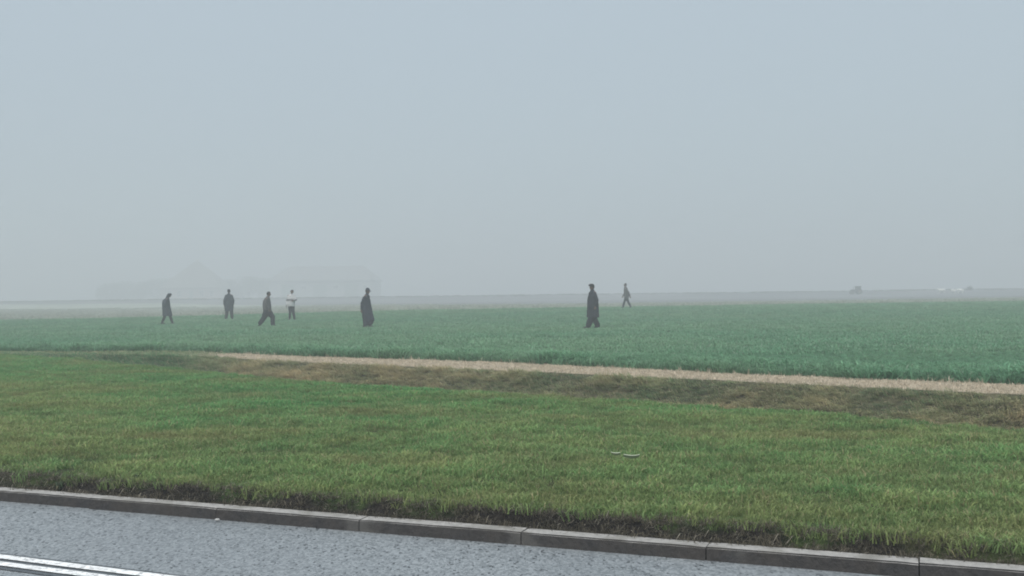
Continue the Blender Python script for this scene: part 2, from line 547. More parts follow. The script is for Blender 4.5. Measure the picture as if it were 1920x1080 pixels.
def scatter(name, pts, rotz, tilt, scl, idx, tone, tufts, mat, parent=None, lum=None):
    coll = bpy.data.collections.new(name + "_tufts")
    for k, me in enumerate(tufts):
        if len(me.materials) == 0:
            me.materials.append(mat)
        coll.objects.link(bpy.data.objects.new("%s_tuft_%02d" % (name, k), me))
    n = len(pts)
    me = bpy.data.meshes.new(name)
    me.vertices.add(n)
    me.vertices.foreach_set("co", np.asarray(pts, np.float32).ravel())
    def fa(nm, v, typ='FLOAT', key="value"):
        a = me.attributes.new(nm, typ, 'POINT'); a.data.foreach_set(key, np.asarray(v).ravel())
    rot = np.zeros((n, 3), np.float32); rot[:, 2] = rotz; rot[:, 0] = tilt
    fa("rot", rot, 'FLOAT_VECTOR', "vector")
    fa("scl", np.asarray(scl, np.float32)); fa("tone", np.asarray(tone, np.float32))
    if lum is None:
        lum = np.clip(rng.normal(.5, .18, n), 0, 1)
    fa("lum", np.asarray(lum, np.float32))
    fa("pick", np.asarray(idx, np.int32), 'INT')
    o = link(name, me, None, parent)
    me.materials.append(mat)
    g = bpy.data.node_groups.new(name + "_scatter", 'GeometryNodeTree')
    g.interface.new_socket("Geometry", in_out='INPUT', socket_type='NodeSocketGeometry')
    g.interface.new_socket("Geometry", in_out='OUTPUT', socket_type='NodeSocketGeometry')
    gi = g.nodes.new("NodeGroupInput"); go = g.nodes.new("NodeGroupOutput")
    ci = g.nodes.new("GeometryNodeCollectionInfo"); ci.inputs[0].default_value = coll
    ci.inputs["Separate Children"].default_value = True; ci.inputs["Reset Children"].default_value = True
    ip = g.nodes.new("GeometryNodeInstanceOnPoints")
    ip.inputs["Pick Instance"].default_value = True
    def na(nm, typ):
        a = g.nodes.new("GeometryNodeInputNamedAttribute"); a.data_type = typ; a.inputs[0].default_value = nm
        return a.outputs[0]
    e2r = g.nodes.new("FunctionNodeEulerToRotation")
    g.links.new(na("rot", 'FLOAT_VECTOR'), e2r.inputs[0])
    g.links.new(gi.outputs[0], ip.inputs["Points"])
    g.links.new(ci.outputs[0], ip.inputs["Instance"])
    g.links.new(na("pick", 'INT'), ip.inputs["Instance Index"])
    g.links.new(e2r.outputs[0], ip.inputs["Rotation"])
    g.links.new(na("scl", 'FLOAT'), ip.inputs["Scale"])
    g.links.new(ip.outputs[0], go.inputs[0])
    md = o.modifiers.new("scatter", 'NODES'); md.node_group = g
    o["kind"] = 'stuff'
    return o

def grass_mat(name, ca, cb, straw, straw_amt, tr=0.25, dark=0.72, spec=0.25, rough=.6, lum=True, worn=None):
    m = MatB(name, rough, spec)
    tone = m.attr("tone", 'INSTANCER')
    tint = m.attr("tint")
    c = m.mix(tone, ca, cb)
    d = m.mix(tint, (dark, dark, dark), (1.22, 1.22, 1.22))
    c = m.mix(1.0, c, d, 'MULTIPLY')
    if lum:
        l = m.mix(m.attr("lum", 'INSTANCER'), (.58, .61, .58), (1.42, 1.38, 1.42))
        c = m.mix(1.0, c, l, 'MULTIPLY')
    if worn:
        q = m.math('MULTIPLY', m.noise(.42, 3, .55, m.coord('Position', (1, 1.5, 1)), .50, .72), .6)
        c = m.mix(q, c, worn)
        q = m.math('MULTIPLY', m.noise(2.6, 3, .6, m.coord('Position', (1, 1.4, 1)), .52, .72), .45)
        c = m.mix(q, c, worn)
    c = m.mix(m.ramp(tint, 1 - straw_amt - .03, 1 - straw_amt + .03), c, straw)
    m.color(c)
    m.translucent(c, tr)
    return m.m

M_GRASS = grass_mat("verge_grass", (0.110, 0.275, 0.092), (0.215, 0.270, 0.098), (0.31, 0.29, 0.15), 0.07, .38, dark=.80, worn=(0.260, 0.238, 0.105))
M_DEAD = grass_mat("dead_roots", (0.055, 0.050, 0.036), (0.13, 0.115, 0.08), (0.34, 0.31, 0.25), 0.12, 0.1)
M_BANKGR = grass_mat("bank_grass", (0.13, 0.255, 0.12), (0.41, 0.355, 0.205), (0.48, 0.42, 0.28), 0.15, .38, dark=.8)
M_DRYGR = grass_mat("dry_stalks", (0.48, 0.41, 0.30), (0.60, 0.52, 0.40), (0.64, 0.57, 0.45), 0.2, .2)
M_CROP = grass_mat("crop_leaves", (0.132, 0.305, 0.170), (0.185, 0.335, 0.190), (0.24, 0.34, 0.235), 0.12, .38, dark=.8)
M_STUBGR = grass_mat("stubble_stalks", (0.27, 0.31, 0.25), (0.35, 0.37, 0.31), (0.38, 0.38, 0.32), .2, .2)
M_FARGR = grass_mat("far_reeds", (0.13, 0.135, 0.115), (0.18, 0.18, 0.15), (0.22, 0.21, 0.17), .2, .2)

def rand_pts(n, x0, x1, ya, yb, dens_fade=None):
    x = rng.uniform(x0, x1, n)
    a, b = ya(x), yb(x)
    hmax = (b - a).max()
    y = a + rng.uniform(0, 1, n) * hmax
    k = y < b
    return x[k], y[k]

# verge lawn -----------------------------------------------------
tv = [tuft_mesh("grass_tuft", 30, 0.075, 0.035, 0.075, 0.0072, (0.25, 0.9), (0, 0), 100 + k, .9) for k in range(6)]
tv += [tuft_mesh("grass_tuft", 24, 0.05, 0.05, 0.095, 0.0072, (0.15, 0.75), (0, 0), 120 + k, .9) for k in range(3)]
x, y = rand_pts(150000, -17, 10.5, lambda x: kerb_back_y(x) + .10, lambda x: near_y(x) + .06)
s = (y - kerb_back_y(x)) * rn.y
sw = soil_w(x, y)
keep = (s > sw + rng.uniform(-.08, .05, len(x)))
bd = np.hypot((x + 3.55) / 1.5, (y - 7.55) / .8)
keep &= ~((bd < .5) & (rng.uniform(0, 1, len(x)) < .55))
x, y, s = x[keep], y[keep], s[keep]
big = fbm(x * .33, y * .55, 101); mid = fbm(x * 1.5, y * 2.2, 102); fine = fbm(x * 5, y * 7, 103)
tone = np.clip(0.47 + 1.3 * (big - .5) + .8 * (mid - .5) + .25 * rng.normal(0, 1, len(x)) * .5 + .35 * (1 - ss(.2, 2.6, s)) - .30 * ss(4.5, 8, s), 0, 1)
cl = np.clip(1.5 * (fbm(x * 2.2, y * 4.2, 104) - .5) + 1.1 * (fine - .5) + .5, 0, 1)
scl = 0.50 + 0.80 * cl + rng.uniform(-.1, .12, len(x))
lum = np.clip(.22 + .5 * cl + rng.normal(0, .2, len(x)), 0, 1)
pick = np.where(rng.uniform(0, 1, len(x)) < .12, rng.integers(6, 9, len(x)), rng.integers(0, 6, len(x)))
scatter("verge_grass", np.stack([x, y, verge_z(x, y)], -1), rng.uniform(0, 6.28, len(x)), rng.normal(0, .1, len(x)), scl, pick, tone, tv, M_GRASS, None, lum)

# dead grass and roots hanging over the cut turf edge ------------
td = [tuft_mesh("root_tuft", 16, 0.05, 0.03, 0.09, 0.005, (0.5, 1.0), (0.05, -0.45), 140 + k, 1.6) for k in range(4)]
n = 5600
x = rng.uniform(-16, 9.5, n); sq = rng.uniform(0.0, .17, n) ** 1.0
y = kerb_back_y(x) + sq / rn.y
scatter("dead_grass_along_the_kerb", np.stack([x, y, verge_z(x, y) + .002], -1), rng.normal(0, .5, n), rng.normal(0, .2, n), rng.uniform(.35, .95, n), rng.integers(0, 4, n),
        np.clip(fbm(x * 3, y * 3, 105) + rng.normal(0, .25, n), 0, 1), td, M_DEAD)

# ditch bank -----------------------------------------------------
tb = [tuft_mesh("bank_tuft", 22, 0.10, 0.07, 0.19, 0.010, (0.05, 0.35), (-0.70, -0.40), 160 + k, 1.8) for k in range(6)]
n = 20000
x = rng.uniform(-13, 10, n); wv = rng.uniform(0.42, 1.0, n)
y = near_y(x) + (bank_y(x) - near_y(x)) * wv
cl = fbm((x * .79 - y * .61) * 1.1, (x * .61 + y * .79) * 3.6, 111)
keep = rng.uniform(0, 1, n) < .45 + .9 * cl
x, y, wv, cl = x[keep], y[keep], wv[keep], cl[keep]
tone = np.clip(.74 + 1.3 * (fbm(x * .5, y * .5, 112) - .5) + .7 * (cl - .5) + rng.normal(0, .14, len(x)), 0, 1) * ss(-8.3, -5.4, x)
scatter("ditch_bank_grass", np.stack([x, y, ditch_z(x, wv) - .01], -1), rng.normal(0, .3, len(x)) + 1.2 * (fbm(x * .9, y * .9, 113) - .5), rng.normal(0, .1, len(x)), .40 + .95 * cl * rng.uniform(.7, 1.2, len(x)), rng.integers(0, 6, len(x)), tone, tb, M_BANKGR, None, np.clip(1.3 * (cl - .5) + .62 + rng.normal(0, .16, len(x)), 0, 1))

# dry strip stubble and the pale stalks along the crop -----------
ts = [tuft_mesh("stalk_tuft", 16, 0.09, 0.02, 0.055, 0.008, (0.3, 0.95), (0, 0), 180 + k) for k in range(4)]
ts += [tuft_mesh("stalk_tuft", 6, 0.05, 0.06, 0.13, 0.008, (0.05, 0.5), (0, 0), 190 + k, .5) for k in range(4)]
n = 7000
x = rng.uniform(-8.4, 11, n); wv = rng.uniform(0, 1.02, n)
y = bank_y(x) + (field_y(x) - bank_y(x)) * wv
pk = np.where((wv > .88) & (rng.uniform(0, 1, n) < .5 * fbm(x * 1.2, y, 118)), rng.integers(4, 8, n), rng.integers(0, 4, n))
keep = rng.uniform(0, 1, n) < ss(-8.2, -6.2, x + .6 * rng.normal(0, 1, n))
x, y, wv, pk = x[keep], y[keep], wv[keep], pk[keep]
scatter("dry_stalks", np.stack([x, y, 0 * x + .02], -1), rng.uniform(0, 6.28, len(x)), rng.normal(0, .1, len(x)), rng.uniform(.5, 1.1, len(x)), pk, rng.uniform(0, 1, len(x)), ts, M_DRYGR)
n = 2600                                    # green rough grass where the strip fades out
x = rng.uniform(-17, -5.6, n); wv = rng.uniform(-.1, 1.05, n); y = bank_y(x) + (field_y(x) - bank_y(x)) * wv
keep = rng.uniform(0, 1, n) > ss(-8.6, -6.0, x)
x, y = x[keep], y[keep]
scatter("rough_grass", np.stack([x, y, 0 * x + .02], -1), rng.uniform(0, 6.28, len(x)), rng.normal(0, .1, len(x)), rng.uniform(.4, .8, len(x)), rng.integers(0, 6, len(x)),
        np.clip(.25 + rng.normal(0, .2, len(x)), 0, 1), tb, M_BANKGR)

# crop -----------------------------------------------------------
tc = [tuft_mesh("crop_plant", 26, 0.10, 0.10, 0.22, 0.014, (0.3, 0.9), (0.12, 0), 200 + k, 1.3) for k in range(6)]
tc += [tuft_mesh("crop_patch", 60, 0.38, 0.07, 0.17, 0.024, (0.35, 0.95), (0.1, 0), 210 + k, 1.2) for k in range(5)]
X, Y, S, P, LU = [], [], [], [], []
n = 42000
x = rng.uniform(-24, 24, n); f0 = np.where(x > 15, pl(FIELD, 15), field_y(np.clip(x, -34, 15)))
y = f0 + 9.5 * rng.uniform(0, 1, n) ** 1.25 - .05
lump = .6 * fbm(x * 1.5, y * 1.3, 121) + .4 * fbm(x * 4, y * 3, 126)
near_edge = 1 - ss(0, 5.5, y - f0)
keep = rng.uniform(0, 1, n) < .35 + .9 * lump
lump = np.clip(1.9 * (lump - .5) + .5, 0, 1)
sc = (.36 + 1.15 * near_edge * (.15 + 1.2 * lump)) * rng.uniform(.75, 1.2, n)
lum0 = np.clip(.02 + .62 * lump * near_edge + .45 * (1 - near_edge) + rng.normal(0, .2, n), 0, 1)
X.append(x[keep]); Y.append(y[keep]); S.append(sc[keep]); P.append(rng.integers(0, 6, keep.sum())); LU.append(lum0[keep])
n = 62000
y = rng.uniform(22, 87, n); x = rng.uniform(-1, 1, n) * (8 + .60 * y)
f0 = field_y(np.clip(x, -34, 15))
keep = (y > f0 + 3.0) & (y < cropend_y(x) - .2)
keep &= rng.uniform(0, 1, n) < .4 + .9 * fbm(x * .5, y * .5, 122)
X.append(x[keep]); Y.append(y[keep]); S.append(rng.uniform(.5, .95, keep.sum()) * (.75 + .5 * fbm(x[keep] * .5, y[keep] * .5, 127))); P.append(rng.integers(6, 11, keep.sum())); LU.append(np.clip(rng.normal(.5, .2, keep.sum()), 0, 1))
x = np.concatenate(X); y = np.concatenate(Y); sc = np.concatenate(S); pk = np.concatenate(P)
tone = np.clip(.5 + 1.6 * (fbm(x * .12, y * .18, 123) - .5) + .7 * (fbm(x * .9, y * .9, 124) - .5) + rng.normal(0, .18, len(x)), 0, 1)
for (wu, wd) in ((1111, 40.6), (687, 45.2), (313, 54.3), (501, 48.7), (429, 60.4), (546, 57.6), (1174, 73.2)):
    sc = sc * (1 - .6 * (1 - ss(.4, .9, np.hypot(x - (wu - 960) * wd / 1946, (y - wd) * .45))))
scatter("crop_plants", np.stack([x, y, field_z(x, y)], -1), rng.normal(0, .9, len(x)), rng.normal(0, .08, len(x)), sc, pk, tone, tc, M_CROP, None, np.concatenate(LU))

# stubble and the rough growth along the far rise ------------------
tst = [tuft_mesh("stubble_patch", 30, 0.7, 0.08, 0.20, 0.05, (0.05, 0.5), (0, 0), 220 + k, .5) for k in range(4)]
n = 9000
y = rng.uniform(70, 150, n); x = rng.uniform(-1, 1, n) * (8 + .58 * y)
keep = (y > cropend_y(x) + .3) & (y < stubend_y(x))
x, y = x[keep], y[keep]
scatter("stubble", np.stack([x, y, far_z(x, y)], -1), rng.uniform(0, 6.28, len(x)), 0 * x, rng.uniform(.6, 1.2, len(x)), rng.integers(0, 4, len(x)), rng.uniform(0, 1, len(x)), tst, M_STUBGR)
tfr = [tuft_mesh("reed_clump", 36, 1.1, 0.2, 0.6, 0.09, (0.05, 0.45), (0.05, 0), 230 + k, .7) for k in range(4)]
n = 3000
y = 200 + 24 * rng.uniform(0, 1, n) ** .7; x = rng.uniform(-1, 1, n) * (15 + .58 * y)
keep = rng.uniform(0, 1, n) < fbm(x * .08, y * .1, 125) * 1.2
x, y = x[keep], y[keep]
scatter("rough_growth", np.stack([x, y, far_z(x, y)], -1), rng.uniform(0, 6.28, len(x)), 0 * x, rng.uniform(.18, .45, len(x)), rng.integers(0, 4, len(x)), rng.uniform(0, 1, len(x)), tfr, M_FARGR)

# ------------------------------------------------------------------ the haze
hz = MatB("haze_air")
hz.t.nodes.remove(hz.b)
pv = hz.n("ShaderNodeVolumePrincipled")
pv.inputs["Color"].default_value = (0.67, 0.70, 0.725, 1)
pv.inputs["Density"].default_value = HAZE_DENSITY
pv.inputs["Anisotropy"].default_value = 0.0
hz.t.links.new(pv.outputs[0], [x for x in hz.t.nodes if x.type == 'OUTPUT_MATERIAL'][0].inputs["Volume"])
bm = bmesh.new(); bmesh.ops.create_cube(bm, size=1.0)
for v in bm.verts:
    v.co = Vector((v.co.x * 4600, v.co.y * 4600, -2.6 if v.co.z < 0 else 18.4))
haze = kind(link("haze", bm_mesh("haze", bm), hz.m), 'stuff')

# ------------------------------------------------------------------ farm in the fog
def plain_mat(name, a, b, scale=3.0, rough=.8, spec=.3, space='Object', bump=0.0):
    m = MatB(name, rough, spec)
    n_ = m.noise(scale, 4, .6, m.coord(space))
    m.color(m.mix(n_, a, b))
    if bump:
        m.bump(n_, bump, .8)
    return m.m
M_BRICK = plain_mat("farm_brick", (0.34, 0.27, 0.24), (0.42, 0.34, 0.30), 2)
M_THATCH = plain_mat("roof_thatch", (0.15, 0.14, 0.125), (0.22, 0.205, 0.185), 1.2, .95)
M_SHED = plain_mat("shed_cladding", (0.34, 0.36, 0.35), (0.42, 0.43, 0.41), .8)
M_SHEDROOF = plain_mat("shed_roof", (0.17, 0.168, 0.168), (0.23, 0.225, 0.22), .7)
M_GLASS = MatB("window_glass", .1, .6).color((0.03, 0.035, 0.04)).m
M_WHITE = plain_mat("white_woodwork", (0.7, 0.7, 0.68), (0.8, 0.8, 0.78), 2)
M_DOOR = plain_mat("green_door", (0.16, 0.22, 0.18), (0.22, 0.27, 0.23), 2)

def box_bm(bm, c, d):
    r = bmesh.ops.create_cube(bm, size=1.0)
    for v in r['verts']:
        v.co = Vector((c[0] + v.co.x * d[0], c[1] + v.co.y * d[1], c[2] + v.co.z * d[2]))
    return r['verts']
def box(name, c, d, mat, parent):
    bm = bmesh.new(); box_bm(bm, c, d)
    return link(name, bm_mesh(name, bm), mat, parent)
def hip_roof(name, lx, ly, z0, h, ridge, mat, parent, over=.5, t=.3):
    a, b = lx / 2 + over, ly / 2 + over
    r = ridge / 2
    V = [(-a, -b, z0 - t), (a, -b, z0 - t), (a, b, z0 - t), (-a, b, z0 - t), (-a, -b, z0), (a, -b, z0), (a, b, z0), (-a, b, z0), (-r, 0, z0 + h), (r, 0, z0 + h)]
    F = [(3, 2, 1, 0), (0, 1, 5, 4), (1, 2, 6, 5), (2, 3, 7, 6), (3, 0, 4, 7), (4, 5, 9, 8), (6, 7, 8, 9), (5, 6, 9), (7, 4, 8)]
    return link(name, mesh_from(name, V, F), mat, parent)
def window(parent, x, y, z, w, h):
    f = bmesh.new()
    for (cx, cz, dx, dz) in ((0, h / 2, w, .1), (0, -h / 2, w, .1), (-w / 2, 0, .1, h + .1), (w / 2, 0, .1, h + .1), (0, 0, .06, h)):
        box_bm(f, (cx, 0, cz), (dx, .12, dz))
    fo = link("window", bm_mesh("window", f), M_WHITE, parent); fo.location = (x, y - .05, z)
    box("pane", (0, .03, 0), (w - .1, .03, h - .1), M_GLASS, fo)

GZ = 1.15
farm = thing("farmhouse", "big farmhouse with a steep pointed pyramid roof, faint in the fog", "farmhouse", (-121.3, 400, GZ), math.radians(6))
farm.scale = (1.333,) * 3
box("wall", (0, 0, 1.6), (17, 17, 3.4), M_BRICK, farm)
roof = hip_roof("roof", 17, 17, 3.3, 7.9, .4, M_THATCH, farm)
box("chimney", (.2, 0, 11.1), (.7, .7, .7), M_BRICK, roof)
for wx in (-6, -3.4, 2.8, 5.6):
    window(farm, wx, -8.52, 1.7, 1.1, 1.6)
dr = box("door", (0, -8.56, 1.15), (1.1, .12, 2.2), M_DOOR, farm)
box("handle", (.4, -8.66, 1.1), (.05, .06, .16), M_WHITE, dr)

barn = thing("barn", "long barn with a level ridge and hipped roof ends, faint in the fog", "barn", (-71.9, 402, GZ), math.radians(-3))
barn.scale = (1.333,) * 3
box("wall", (0, 0, 2.4), (29, 16, 5.0), M_SHED, barn)
hip_roof("roof", 29, 16, 4.9, 4.3, 22, M_SHEDROOF, barn)
for wx in (-9, 0, 9):
    dd = box("door", (wx, -8.04, 1.9), (4.0, .14, 3.7), M_DOOR, barn)
    box("handle", (wx + 1.6, -8.16, 1.3), (.08, .1, .5), M_WHITE, dd)
for wx in (-4.6, 4.6, 13):
    window(barn, wx, -8.03, 3.0, 1.4, 1.0)

M_BARK = plain_mat("tree_bark", (0.045, 0.038, 0.03), (0.09, 0.075, 0.06), 4, .95)
M_LEAF = grass_mat("tree_leaves", (0.13, 0.16, 0.11), (0.19, 0.21, 0.15), (0.2, 0.19, 0.14), .2, .2, lum=False)
def tree(label, x, y, z, h, spread, seed):
    r = random.Random(seed)
    t = thing("tree", label, "tree", (x, y, z), 0, "trees round the farm in the fog")
    bm = bmesh.new()
    def limb(p, q, r0, r1):
        p, q = Vector(p), Vector(q); d = (q - p).normalized()
        u = d.orthogonal().normalized(); w_ = d.cross(u)
        rings = []
        for (c_, rr) in ((p, r0), (q, r1)):
            rings.append([bm.verts.new(c_ + (u * math.cos(k * 1.0472) + w_ * math.sin(k * 1.0472)) * rr) for k in range(6)])
        for k in range(6):
            bm.faces.new((rings[0][k], rings[0][(k + 1) % 6], rings[1][(k + 1) % 6], rings[1][k]))
        bm.faces.new(rings[1])
    th = h * .22
    limb((0, 0, -.1), (.05, 0, th), .22, .15)
    cl = []
    for k in range(17):
        a = k * 2.4 + r.random(); q = spread * r.uniform(.35, .85); zz = h * r.uniform(.12, .86)
        limb((.05, 0, th * r.uniform(.7, 1)), (q * math.cos(a), q * math.sin(a), zz), .09, .03)
        cl.append((q * math.cos(a), q * math.sin(a), zz))
    cl.append((0, 0, h * .85)); limb((.05, 0, th), (0, 0, h * .85), .13, .03)
    link("trunk", bm_mesh("trunk", bm), M_BARK, t)
    V, F, T = [], [], []
    for (cx, cy_, cz) in cl:
        cr = spread * r.uniform(.38, .6)
        for k in range(130):
            v = Vector((r.gauss(0, 1), r.gauss(0, 1), r.gauss(0, .8))).normalized() * cr * r.random() ** .4
            p = Vector((cx, cy_, cz)) + v
            p.z = min(p.z, h)
            d = Vector((r.gauss(0, 1), r.gauss(0, 1), r.gauss(0, 1))).normalized(); e = d.orthogonal()
            sz = r.uniform(.16, .32); b = len(V)
            V += [p - d * sz, p + e * sz * .6, p + d * sz, p - e * sz * .6]; F.append((b, b + 1, b + 2, b + 3)); T += [r.random()] * 4
    me = mesh_from("crown", V, F)
    at = me.attributes.new("tint", 'FLOAT', 'POINT'); at.data.foreach_set("value", np.array(T, np.float32))
    link("crown", me, M_LEAF, t)
for i, (u, top, sp, d) in enumerate(((202, 532, 4.2, 412), (234, 528, 5.0, 416), (268, 529, 4.4, 410), (302, 523, 4.6, 414), (432, 524, 4.1, 410), (466, 519, 4.9, 415), (500, 522, 4.4, 410), (694, 525, 3.0, 412))):
    xx = (u - 960) * d / 1946
    hh = ((565 - u * .0125) - top) * d / 1946 + EYE - GZ
    lab = ("outermost tree of the row beside the farmhouse, farthest from its pointed roof",
           "widest tree of the row beside the farmhouse, second from its outer end",
           "third tree from the outer end of the row beside the farmhouse",
           "tallest tree of the row, right up against the pointed farmhouse roof",
           "tree next to the pointed roof, on its barn side", "tallest tree in the gap between farmhouse and barn",
           "tree in the gap, up against the gable of the long barn", "lone narrow tree at the outer gable of the long barn")[i]
    tree(lab, xx, d, GZ, hh, sp, 300 + i)

# ------------------------------------------------------------------ tractor, sheep and shrub far off on the rise
def at_px(u, d):
    return (u - 960) * d / 1946
M_TRACT = plain_mat("tractor_paint", (0.03, 0.035, 0.04), (0.055, 0.055, 0.055), 3, .5)
M_TYRE = plain_mat("tyre_rubber", (0.018, 0.018, 0.018), (0.035, 0.033, 0.03), 6, .9)
M_RIM = plain_mat("wheel_rim", (0.12, 0.11, 0.09), (0.2, 0.18, 0.15), 3)
def cyl_bm(bm, c, r, w, seg=20):
    res = bmesh.ops.create_cone(bm, cap_ends=True, segments=seg, radius1=r, radius2=r, depth=w)
    for v in res['verts']:
        v.co = Vector((c[0] + v.co.x, c[1] + v.co.z, c[2] + v.co.y))
def ring_wheel(parent, c, r, w):
    wh = bpy.data.objects.new("wheel", None); COL.objects.link(wh); wh.parent = parent; wh.location = c
    V, F = [], []
    ns, prof = 24, [(r * .55, -w / 2), (r * .9, -w / 2), (r, -w * .3), (r, w * .3), (r * .9, w / 2), (r * .55, w / 2)]
    for k in range(ns):
        a = 2 * math.pi * k / ns
        for (q, yy) in prof:
            q2 = q * (1.03 if (k % 2 and q > r * .95) else 1.0)
            V.append((q2 * math.cos(a), yy, q2 * math.sin(a)))
    m_ = len(prof)
    for k in range(ns):
        for j in range(m_):
            F.append((k * m_ + j, k * m_ + (j + 1) % m_, ((k + 1) % ns) * m_ + (j + 1) % m_, ((k + 1) % ns) * m_ + j))
    link("tyre", mesh_from("tyre", V, F), M_TYRE, wh)
    bm = bmesh.new(); cyl_bm(bm, (0, 0, 0), r * .56, w * .6)
    link("rim", bm_mesh("rim", bm), M_RIM, wh)
td_ = 193.5
tx = at_px(1605, td_)
tr = thing("tractor", "small dark tractor with a cab, far off in the fog", "tractor", (tx, td_, float(far_z(tx, td_))), 0)
bm = bmesh.new()
box_bm(bm, (-.52, 0, .66), (1.0, .5, .40)); box_bm(bm, (.25, 0, .55), (.9, .6, .3)); box_bm(bm, (-.9, 0, .45), (.2, .4, .25))
bmesh.ops.bevel(bm, geom=list(bm.edges), offset=.05, segments=2, affect='EDGES')
link("body", bm_mesh("body", bm), M_TRACT, tr)
bm = bmesh.new()
for (px_, py_) in ((-.05, -.36), (-.05, .36), (.78, -.36), (.78, .36)):
    box_bm(bm, (px_, py_, 1.0), (.07, .07, .8))
box_bm(bm, (.36, 0, 1.43), (1.06, .9, .12)); box_bm(bm, (.36, 0, .68), (.9, .8, .2))
link("cab", bm_mesh("cab", bm), M_TRACT, tr)
box("cab_window", (.36, 0, 1.08), (.78, .68, .6), M_GLASS, tr)
box("seat", (.45, 0, .85), (.4, .4, .12), M_TYRE, tr)
box("exhaust", (-.45, .12, 1.1), (.06, .06, .5), M_TYRE, tr)
for yy in (-.45, .45):
    ring_wheel(tr, (.5, yy, .48), .48, .28); ring_wheel(tr, (-.8, yy * .85, .32), .32, .2)

M_WOOL = plain_mat("sheep_wool", (0.72, 0.71, 0.66), (0.82, 0.81, 0.77), 12, .95, .1, 'Object', .05)
M_FACE = plain_mat("sheep_face", (0.55, 0.52, 0.47), (0.65, 0.62, 0.56), 9)

# --- soft bodies: tubes and ring stacks fused into one continuous skin
def tube(V, F, path, n=12):
    """path: list of (x,y,z,r)"""
    P = [Vector(p[:3]) for p in path]; R = [p[3] for p in path]
    if len(P) == 1:
        P.append(P[0] + Vector((0, 0, .001))); R.append(R[0])
    d0 = (P[1] - P[0]).normalized(); d1 = (P[-1] - P[-2]).normalized()
    Q = [(P[0] - d0 * R[0] * .9, R[0] * .25), (P[0] - d0 * R[0] * .55, R[0] * .8)] + list(zip(P, R)) + [(P[-1] + d1 * R[-1] * .55, R[-1] * .8), (P[-1] + d1 * R[-1] * .9, R[-1] * .25)]
    ref = None; base = len(V)
    for i, (c, r) in enumerate(Q):
        d = (Q[min(i + 1, len(Q) - 1)][0] - Q[max(i - 1, 0)][0]).normalized()
        ref = (ref - d * ref.dot(d)).normalized() if ref is not None and (ref - d * ref.dot(d)).length > .01 else d.orthogonal().normalized()
        w_ = d.cross(ref)
        for k in range(n):
            a = 2 * math.pi * k / n
            V.append(c + (ref * math.cos(a) + w_ * math.sin(a)) * r)
    for i in range(len(Q) - 1):
        for k in range(n):
            F.append((base + i * n + k, base + i * n + (k + 1) % n, base + (i + 1) * n + (k + 1) % n, base + (i + 1) * n + k))
    F.append(tuple(base + k for k in reversed(range(n))))
    F.append(tuple(base + (len(Q) - 1) * n + k for k in range(n)))
def stack(V, F, rings, n=20):
    """rings: (x, y, z, rx, ry) from bottom to top"""
    base = len(V)
    for (cx, cy_, cz, rx, ry) in rings:
        for k in range(n):
            a = 2 * math.pi * k / n
            V.append(Vector((cx + rx * math.cos(a), cy_ + ry * math.sin(a), cz)))
    for i in range(len(rings) - 1):
        for k in range(n):
            F.append((base + i * n + k, base + i * n + (k + 1) % n, base + (i + 1) * n + (k + 1) % n, base + (i + 1) * n + k))
    F.append(tuple(base + k for k in reversed(range(n))))
    F.append(tuple(base + (len(rings) - 1) * n + k for k in range(n)))
def fuse(name, V, F, mat, parent, voxel=.014, smooth=4, folds=0.0, seed=0):
    me = mesh_from(name, V, F)
    o = link(name, me, mat, parent)
    md = o.modifiers.new("fuse", 'REMESH'); md.mode = 'VOXEL'; md.voxel_size = voxel; md.use_smooth_shade = True
    if smooth:
        sm = o.modifiers.new("soft", 'SMOOTH'); sm.iterations = smooth; sm.factor = .5
    dg = bpy.context.evaluated_depsgraph_get()
    nm = bpy.data.meshes.new_from_object(o.evaluated_get(dg))
    o.modifiers.clear(); old = o.data; o.data = nm; nm.name = name
    bpy.data.meshes.remove(old)
    if folds:
        k = len(nm.vertices)
        c = np.empty(k * 3); nm.vertices.foreach_get("co", c); c = c.reshape(-1, 3)
        nn = np.empty(k * 3); nm.vertices.foreach_get("normal", nn); nn = nn.reshape(-1, 3)
        q = fbm(c[:, 0] * 14 + c[:, 2] * 3 + seed, c[:, 1] * 14 + c[:, 2] * 4, 401 + seed) - .5 + .6 * (fbm(c[:, 0] * 8 + c[:, 1] * 8, c[:, 2] * 18, 402 + seed) - .5)
        c += nn * (q * folds)[:, None]
        nm.vertices.foreach_set("co", c.ravel()); nm.update()
    nm.polygons.foreach_set("use_smooth", [True] * len(nm.polygons))
    if len(nm.materials) == 0:
        nm.materials.append(mat)
    return o

def sheep(label, u, d, rot, s):
    xx = at_px(u, d)
    t = thing("sheep", label, "sheep", (xx, d, float(far_z(xx, d)) - .02), rot, "white sheep far off in the fog")
    t.scale = (s, s, s)
    V, F = [], []
    tube(V, F, [(-.42, 0, .62, .22), (-.15, 0, .62, .28), (.2, 0, .63, .27), (.42, 0, .66, .20), (.56, 0, .76, .13)])
    for (lx, ly) in ((-.4, .13), (-.4, -.13), (.34, .12), (.34, -.12)):
        k = -.04 if lx < 0 else .02
        tube(V, F, [(lx, ly, .5, .08), (lx + k, ly, .26, .045), (lx, ly, .04, .035)])
    tube(V, F, [(-.6, 0, .6, .05), (-.66, 0, .42, .03)])
    tube(V, F, [(.56, 0, .80, .10), (.70, 0, .80, .085), (.82, 0, .73, .055)])
    for q in (-1, 1):
        tube(V, F, [(.60, q * .08, .86, .03), (.58, q * .18, .84, .02)])
    fuse("body", V, F, M_WOOL, t, .02, 2, .02, 3)
sheep("largest white sheep, side-on, leftmost of the three pale sheep far off in the fog", 1765, 190, math.pi, 1.12)
sheep("smallest white sheep, end-on, middle one of the three pale sheep far off", 1787, 189, math.pi / 2 + .2, .95)
